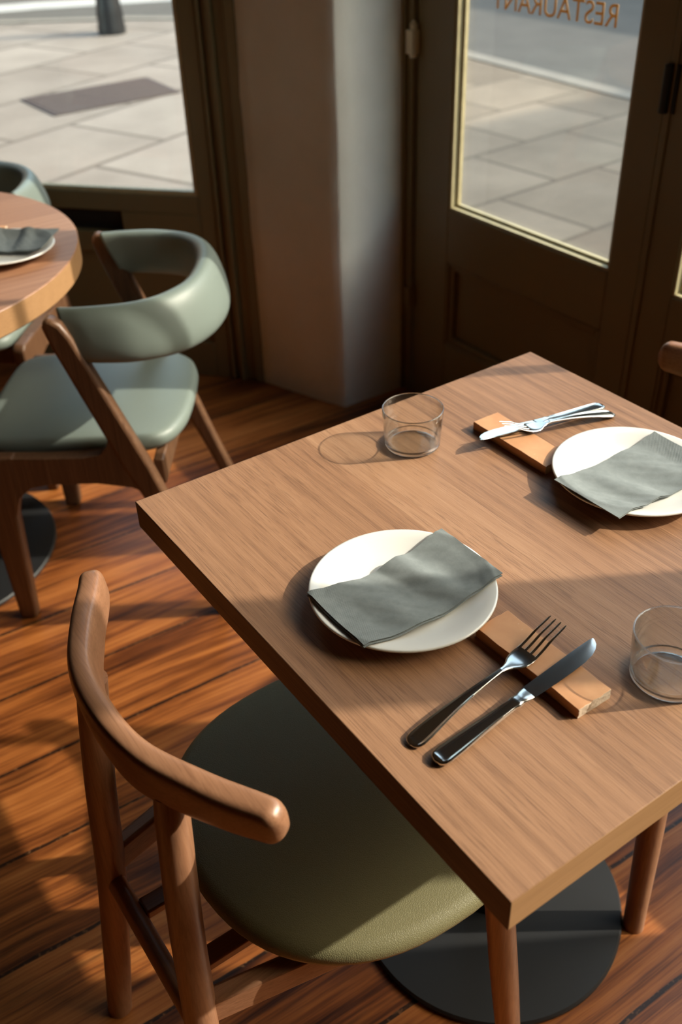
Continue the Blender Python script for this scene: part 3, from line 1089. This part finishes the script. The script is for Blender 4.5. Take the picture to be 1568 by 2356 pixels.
def make_napkin(label, loc, rz, seed, plate, w=0.190, d=0.104):
    """paper napkin folded in layers and laid over a plate centred at -off in its own frame"""
    root = thing('napkin', label, 'napkin', loc, rz, 'grey paper napkins on plates')
    px, py = loc[0]-plate[0], loc[1]-plate[1]
    off = (px*cos(rz)+py*sin(rz), -px*sin(rz)+py*cos(rz))
    nx, ny = 76, 42
    def surf(u, v, lay):
        x = (u-0.5)*w
        y = (v-0.5)*d
        r = hypot(x+off[0], y+off[1])
        # cloth spans the hollow: between plate surface and chord of the rim
        z = plate_top(r)
        chord = 0.0195-0.006*max(0.0, 1-(x/0.105)**2)
        z = max(z, 0.55*z+0.45*chord) if r < 0.100 else max(z, 0.0196)
        nsp = Vector((x*26+seed, y*9-x*10, seed*1.7))
        env = max(0.0, 1-(abs(x)/0.088)**2)
        z += 0.0018+0.0026*env*sin(2*pi*(x/0.066+y*4.5+seed*0.37))*(0.7+0.6*(v-0.5))
        z += 0.0012*env*mnoise.noise(nsp)
        z += 0.0009*env*(1-abs(mnoise.noise(Vector((x*60+y*50, y*12+seed, seed))))*2.2)
        # central crease where the fold pinches on the long rear edge
        z -= 0.0045*math.exp(-((x+0.008+(v-1)*0.03)/0.016)**2)*(0.25+0.75*v)
        z += 0.0035*math.exp(-((x-0.026+(v-1)*0.02)/0.014)**2)*(0.35+0.65*v)
        return Vector((x, y, max(z, plate_top(r)+0.0024)))
    def sheet(bm, shrink, dz, skew):
        top, bot = [], []
        for i in range(nx+1):
            a, b = [], []
            for j in range(ny+1):
                u = 0.5+(i/nx-0.5)*shrink
                v = 0.5+(j/ny-0.5)*shrink
                p = surf(u, v, 0)+Vector((skew[0], skew[1], dz))
                # the long edges bow with the sag
                p.y -= 0.004*(1-(2*i/nx-1)**2)*(1 if j > ny/2 else 0.3)*abs(2*j/ny-1)
                a.append(bm.verts.new(p))
                b.append(bm.verts.new(p-Vector((0, 0, 0.0007))))
            top.append(a); bot.append(b)
        for i in range(nx):
            for j in range(ny):
                bm.faces.new((top[i][j], top[i+1][j], top[i+1][j+1], top[i][j+1]))
                bm.faces.new((bot[i][j], bot[i][j+1], bot[i+1][j+1], bot[i+1][j]))
        for i in range(nx):
            bm.faces.new((top[i][0], bot[i][0], bot[i+1][0], top[i+1][0]))
            bm.faces.new((top[i][ny], top[i+1][ny], bot[i+1][ny], bot[i][ny]))
        for j in range(ny):
            bm.faces.new((top[0][j], top[0][j+1], bot[0][j+1], bot[0][j]))
            bm.faces.new((top[nx][j], bot[nx][j], bot[nx][j+1], top[nx][j+1]))
    bm = bmesh.new()
    sheet(bm, 1.0, 0.0032, (0, 0))
    link('top_fold', bm, M['napkin'], root, smooth=True, angle=60)
    bm = bmesh.new()
    sheet(bm, 0.995, 0.0015, (-0.0014, -0.0018))
    sheet(bm, 0.99, 0.0001, (-0.0022, -0.0004))
    link('lower_fold', bm, M['napkin'], root, smooth=True, angle=60)
    return root

TZ = 0.750
PG = 'white side plates'
make_plate('plate', 'white plate with grey napkin, nearest the camera on the square table', (0.157, 0.343, TZ), PG)
make_plate('plate', 'white plate with grey napkin, at the right far side of the square table', (0.536, 0.350, TZ), PG)
make_plate('plate', 'white plate under a folded napkin on the round table by the window', (0.165, 1.674, TZ), PG)
make_napkin('grey paper napkin folded across the white plate nearest the camera', (0.1595, 0.341, TZ), radians(0.5), 2.3, (0.157, 0.343))
make_napkin('grey paper napkin draped over the plate at the right edge of the square table', (0.5275, 0.338, TZ), radians(181), 7.9, (0.536, 0.350))
make_napkin('grey-blue napkin on the plate of the round table by the window', (0.187, 1.709, TZ), radians(-42), 4.4, (0.165, 1.674))

# terracotta cutlery rests
def make_rest(label, x, y, rz, chip):
    bm = bmesh.new()
    random.seed(chip)
    nx_, ny_ = 5, 14
    w, l, h = 0.0445, 0.1445, 0.0125
    bm2 = bm
    vs = box(bm2, (-w/2, -l/2, 0), (w/2, l/2, h))
    bmesh.ops.subdivide_edges(bm, edges=bm.edges[:], cuts=8, use_grid_fill=True)
    bm.normal_update()
    for v in bm.verts:
        d = 0.0006
        edge = (abs(abs(v.co.x)-w/2) < 1e-5) + (abs(abs(v.co.y)-l/2) < 1e-5)
        if edge and v.co.z > 0.001:
            v.co.x += random.uniform(-d, d); v.co.y += random.uniform(-d, d)
            if v.co.z < h-0.001 or random.random() < 0.3:
                v.co.z -= random.uniform(0, d)
    bm.normal_update()
    for f in bm.faces:
        f.material_index = 1 if (f.normal.y < -0.5 or f.normal.y > 0.5) else 0
    o = link('cutlery_rest', bm, [M['terracotta'], M['clay_cut']], bevel=0.0012)
    o.location = (x, y, TZ)
    o.rotation_euler = (0, 0, rz)
    return tag(o, label, 'cutlery rest', 'terracotta cutlery rests')
make_rest('terracotta tile rest under the knife and fork nearest the camera', 0.2055, 0.178, radians(0.5), 1)
make_rest('terracotta tile rest under the knife and fork at the far side of the square table', 0.4815, 0.500, radians(179), 5)
make_rest('small terracotta tile rest at the left frame edge on the round table', 0.150, 1.838, radians(52), 9)

# ---- cutlery, modelled along +x from the handle end
def handle_rings(xs, prof, n=15, zc=lambda x: 0.0):
    """prof: (x, half width, thickness, rim depth)"""
    rings = []
    us = [0.0, 0.3, 0.55, 0.64, 0.70, 0.75, 0.785, 0.82, 0.85, 0.88, 0.91, 0.94, 0.97, 1.0]
    us = [-v for v in us[:0:-1]]+us
    n = len(us)
    for x, hw, th, rim in prof:
        x = x*xs
        ring = []
        for k in range(n):
            u = us[k]
            a = abs(u)
            z = th*sqrt(max(0.0, 1-a**4))*0.5
            if rim > 0:
                # raised border with a sunk field
                if a < 0.64:
                    z -= rim
                elif a < 0.76:
                    z -= rim*(0.76-a)/0.12
                z += rim*0.75*math.exp(-((a-0.85)/0.055)**2)
            ring.append((x, u*hw, zc(x)+z))
        for k in range(n-2, 0, -1):
            u = us[k]
            z = -th*sqrt(max(0.0, 1-abs(u)**4))*0.5
            ring.append((x, u*hw, zc(x)+z))
        rings.append(ring)
    return rings

def make_fork(label, loc, rz, pitch):
    t = thing('fork', label, 'fork', loc, rz, 'steel forks')
    t.rotation_mode = 'XYZ'
    t.rotation_euler = (0, -pitch, rz)
    prof = [(0.0, 0.0012, 0.0016, 0), (0.0012, 0.0056, 0.0024, 0.0), (0.004, 0.0084, 0.0030, 0.0), (0.0055, 0.0092, 0.0031, 0.0004), (0.010, 0.0101, 0.0032, 0.0009), (0.020, 0.0099, 0.0032, 0.0009), (0.040, 0.0082, 0.0032, 0.0009), (0.062, 0.0062, 0.0033, 0.0007), (0.085, 0.0046, 0.0035, 0.0004), (0.105, 0.0036, 0.0037, 0.0001), (0.125, 0.0030, 0.0038, 0.0)]
    zc = lambda x: 0.0020+0.0035*sin(min(1.0, x/0.13)*pi)
    pp = []
    for a, b in zip(prof[:-1], prof[1:]):
        m = 5 if b[0]-a[0] > 0.006 else 1
        for k in range(m):
            f = k/m
            pp.append(tuple(a[i]*(1-f)+b[i]*f for i in range(4)))
    pp.append(prof[-1])
    bm = bmesh.new()
    loft(bm, handle_rings(1.0, pp, 21, zc))
    link('handle', bm, M['steel'], t, smooth=True, angle=50)
    # head and tines as one curved plate
    def zh(x):
        u = (x-0.125)/0.085
        return 0.0020-0.0050*sin(max(0, min(1, u/0.75))*pi)+0.0125*max(0, u-0.42)**1.6
    bm = bmesh.new()
    hp = [(0.122, 0.0030, 0.0036, 0), (0.130, 0.0034, 0.0034, 0), (0.137, 0.0062, 0.0030, 0), (0.143, 0.0100, 0.0025, 0), (0.149, 0.0120, 0.0022, 0), (0.156, 0.0127, 0.0021, 0), (0.164, 0.0127, 0.0020, 0)]
    pp = []
    for a, b in zip(hp[:-1], hp[1:]):
        for k in range(4):
            f = k/4
            pp.append(tuple(a[i]*(1-f)+b[i]*f for i in range(4)))
    pp.append(hp[-1])
    # dish the head slightly
    rr = handle_rings(1.0, pp, 17, zh)
    loft(bm, rr)
    for k in range(4):
        c0 = -0.0127+0.00195+k*(0.0254-0.0039)/3
        rings = []
        for i in range(13):
            f = i/12
            x = 0.1632+0.0475*f
            hw = 0.00195*(1-0.42*f) if f < 0.96 else 0.0007
            th = 0.0019*(1-0.35*f) if f < 0.96 else 0.0007
            cy = c0*(1-0.06*f)
            rings.append([(x, cy+hw*cos(a)*1.0, zh(x)+th*0.5*sin(a)) for a in [2*pi*q/10+pi/10 for q in range(10)]])
        loft(bm, rings)
    link('head', bm, M['steel'], t, smooth=True, angle=50)
    return t

def make_knife(label, loc, rz, pitch):
    t = thing('knife', label, 'knife', loc, rz, 'steel table knives')
    t.rotation_euler = (0, -pitch, rz)
    prof = [(0.0, 0.0015, 0.0030, 0), (0.0015, 0.0062, 0.0050, 0), (0.005, 0.0090, 0.0060, 0.0), (0.0068, 0.0098, 0.0062, 0.0005), (0.012, 0.0104, 0.0064, 0.0010), (0.030, 0.0098, 0.0064, 0.0010), (0.060, 0.0080, 0.0064, 0.0009), (0.090, 0.0066, 0.0066, 0.0007), (0.105, 0.0062, 0.0068, 0.0002), (0.111, 0.0074, 0.0070, 0.0), (0.115, 0.0066, 0.0064, 0), (0.120, 0.0074, 0.0058, 0), (0.126, 0.0080, 0.0040, 0), (0.130, 0.0082, 0.0028, 0)]
    pp = []
    for a, b in zip(prof[:-1], prof[1:]):
        m = 5 if b[0]-a[0] > 0.008 else 2
        for k in range(m):
            f = k/m
            pp.append(tuple(a[i]*(1-f)+b[i]*f for i in range(4)))
    pp.append(prof[-1])
    bm = bmesh.new()
    loft(bm, handle_rings(0.938, pp, 21, lambda x: 0.0034))
    link('handle', bm, M['steel'], t, smooth=True, angle=50)
    # blade: spine on +y side, curved edge on -y, rounded point
    bm = bmesh.new()
    rings = []
    st_ = [(0.126, -0.0080, 0.0080, 0.0024), (0.140, -0.0088, 0.0082, 0.0022), (0.160, -0.0098, 0.0084, 0.0020), (0.185, -0.0104, 0.0086, 0.0018), (0.205, -0.0100, 0.0086, 0.0016), (0.218, -0.0082, 0.0085, 0.0014), (0.227, -0.0050, 0.0083, 0.0012), (0.233, -0.0010, 0.0080, 0.0010), (0.236, 0.0030, 0.0076, 0.0008), (0.2372, 0.0052, 0.0070, 0.0006)]
    for x, a, b, th in st_:
        x *= 0.938
        rings.append([(x, a, 0.0034), (x, a+(b-a)*0.45, 0.0034+th*0.42), (x, b-0.0004, 0.0034+th*0.5), (x, b, 0.0034), (x, b-0.0004, 0.0034-th*0.5), (x, a+(b-a)*0.45, 0.0034-th*0.42)])
    loft(bm, rings)
    link('blade', bm, M['steel'], t, smooth=True, angle=30)
    return t
def aim(a, b):
    return atan2(b[1]-a[1], b[0]-a[0])
make_fork('steel fork beside the plate nearest the camera, tines on the tile rest', (0.0340, 0.1735, TZ+0.0005), aim((0.034, 0.1735), (0.254, 0.194)), radians(6.4))
make_knife('steel table knife nearest the camera, blade across the tile rest', (0.0395, 0.1435, TZ+0.0006), aim((0.0395, 0.1435), (0.265, 0.155)), radians(4.1))
make_knife('steel table knife at the far side of the square table, blade under the fork', (0.6470, 0.5035, TZ+0.0006), aim((0.647, 0.5035), (0.431, 0.526)), radians(4.3))
make_fork('steel fork at the far side of the square table, tines over the knife blade', (0.6440, 0.4800, TZ+0.0006), aim((0.644, 0.480), (0.470, 0.513)), radians(8.2)).scale = (0.90, 0.96, 0.96)

# ---- tumblers
def make_tumbler(label, x, y):
    t = thing('tumbler', label, 'glass', (x, y, TZ), 0, 'clear glass tumblers')
    H = 0.0575
    bm = bmesh.new()
    lathe(bm, [(0.0380, 0.0075), (0.0388, 0.014), (0.0400, 0.030), (0.0416, H-0.001), (0.0413, H), (0.0406, H), (0.0403, H-0.001), (0.0388, 0.030), (0.0376, 0.014), (0.0368, 0.0085)], 96)
    link('wall', bm, M['tumbler'], t, smooth=True, angle=180)
    bm = bmesh.new()
    lathe(bm, [(0.0368, 0.0088), (0.0340, 0.0066), (0.028, 0.0056), (0, 0.0052)], 96)
    lathe(bm, [(0, 0.0014), (0.030, 0.0014), (0.0335, 0.0004)], 96)
    link('base', bm, M['tumbler_floor'], t, smooth=True, angle=180)
    bm = bmesh.new()
    lathe(bm, [(0.0335, 0.0004), (0.0360, 0.0012), (0.0378, 0.0036), (0.0381, 0.0078), (0.0368, 0.0088), (0.0345, 0.0066), (0.0330, 0.0036), (0.0335, 0.0004)], 96)
    bmesh.ops.remove_doubles(bm, verts=bm.verts[:], dist=1e-6)
    link('foot_ring', bm, M['tumbler_rim'], t, smooth=True, angle=180)
    bm = bmesh.new()
    lathe(bm, [(0.04095+0.00085*cos(a), H-0.0002+0.0008*sin(a)) for a in [2*pi*k/12 for k in range(13)]], 96)
    bmesh.ops.remove_doubles(bm, verts=bm.verts[:], dist=1e-6)
    link('rim', bm, M['tumbler_rim'], t, smooth=True, angle=180)
    return t
make_tumbler('clear glass tumbler standing near the far left edge of the square table', 0.3680, 0.5930)
make_tumbler('clear glass tumbler at the right frame edge beside the near tile rest', 0.2965, 0.0920)
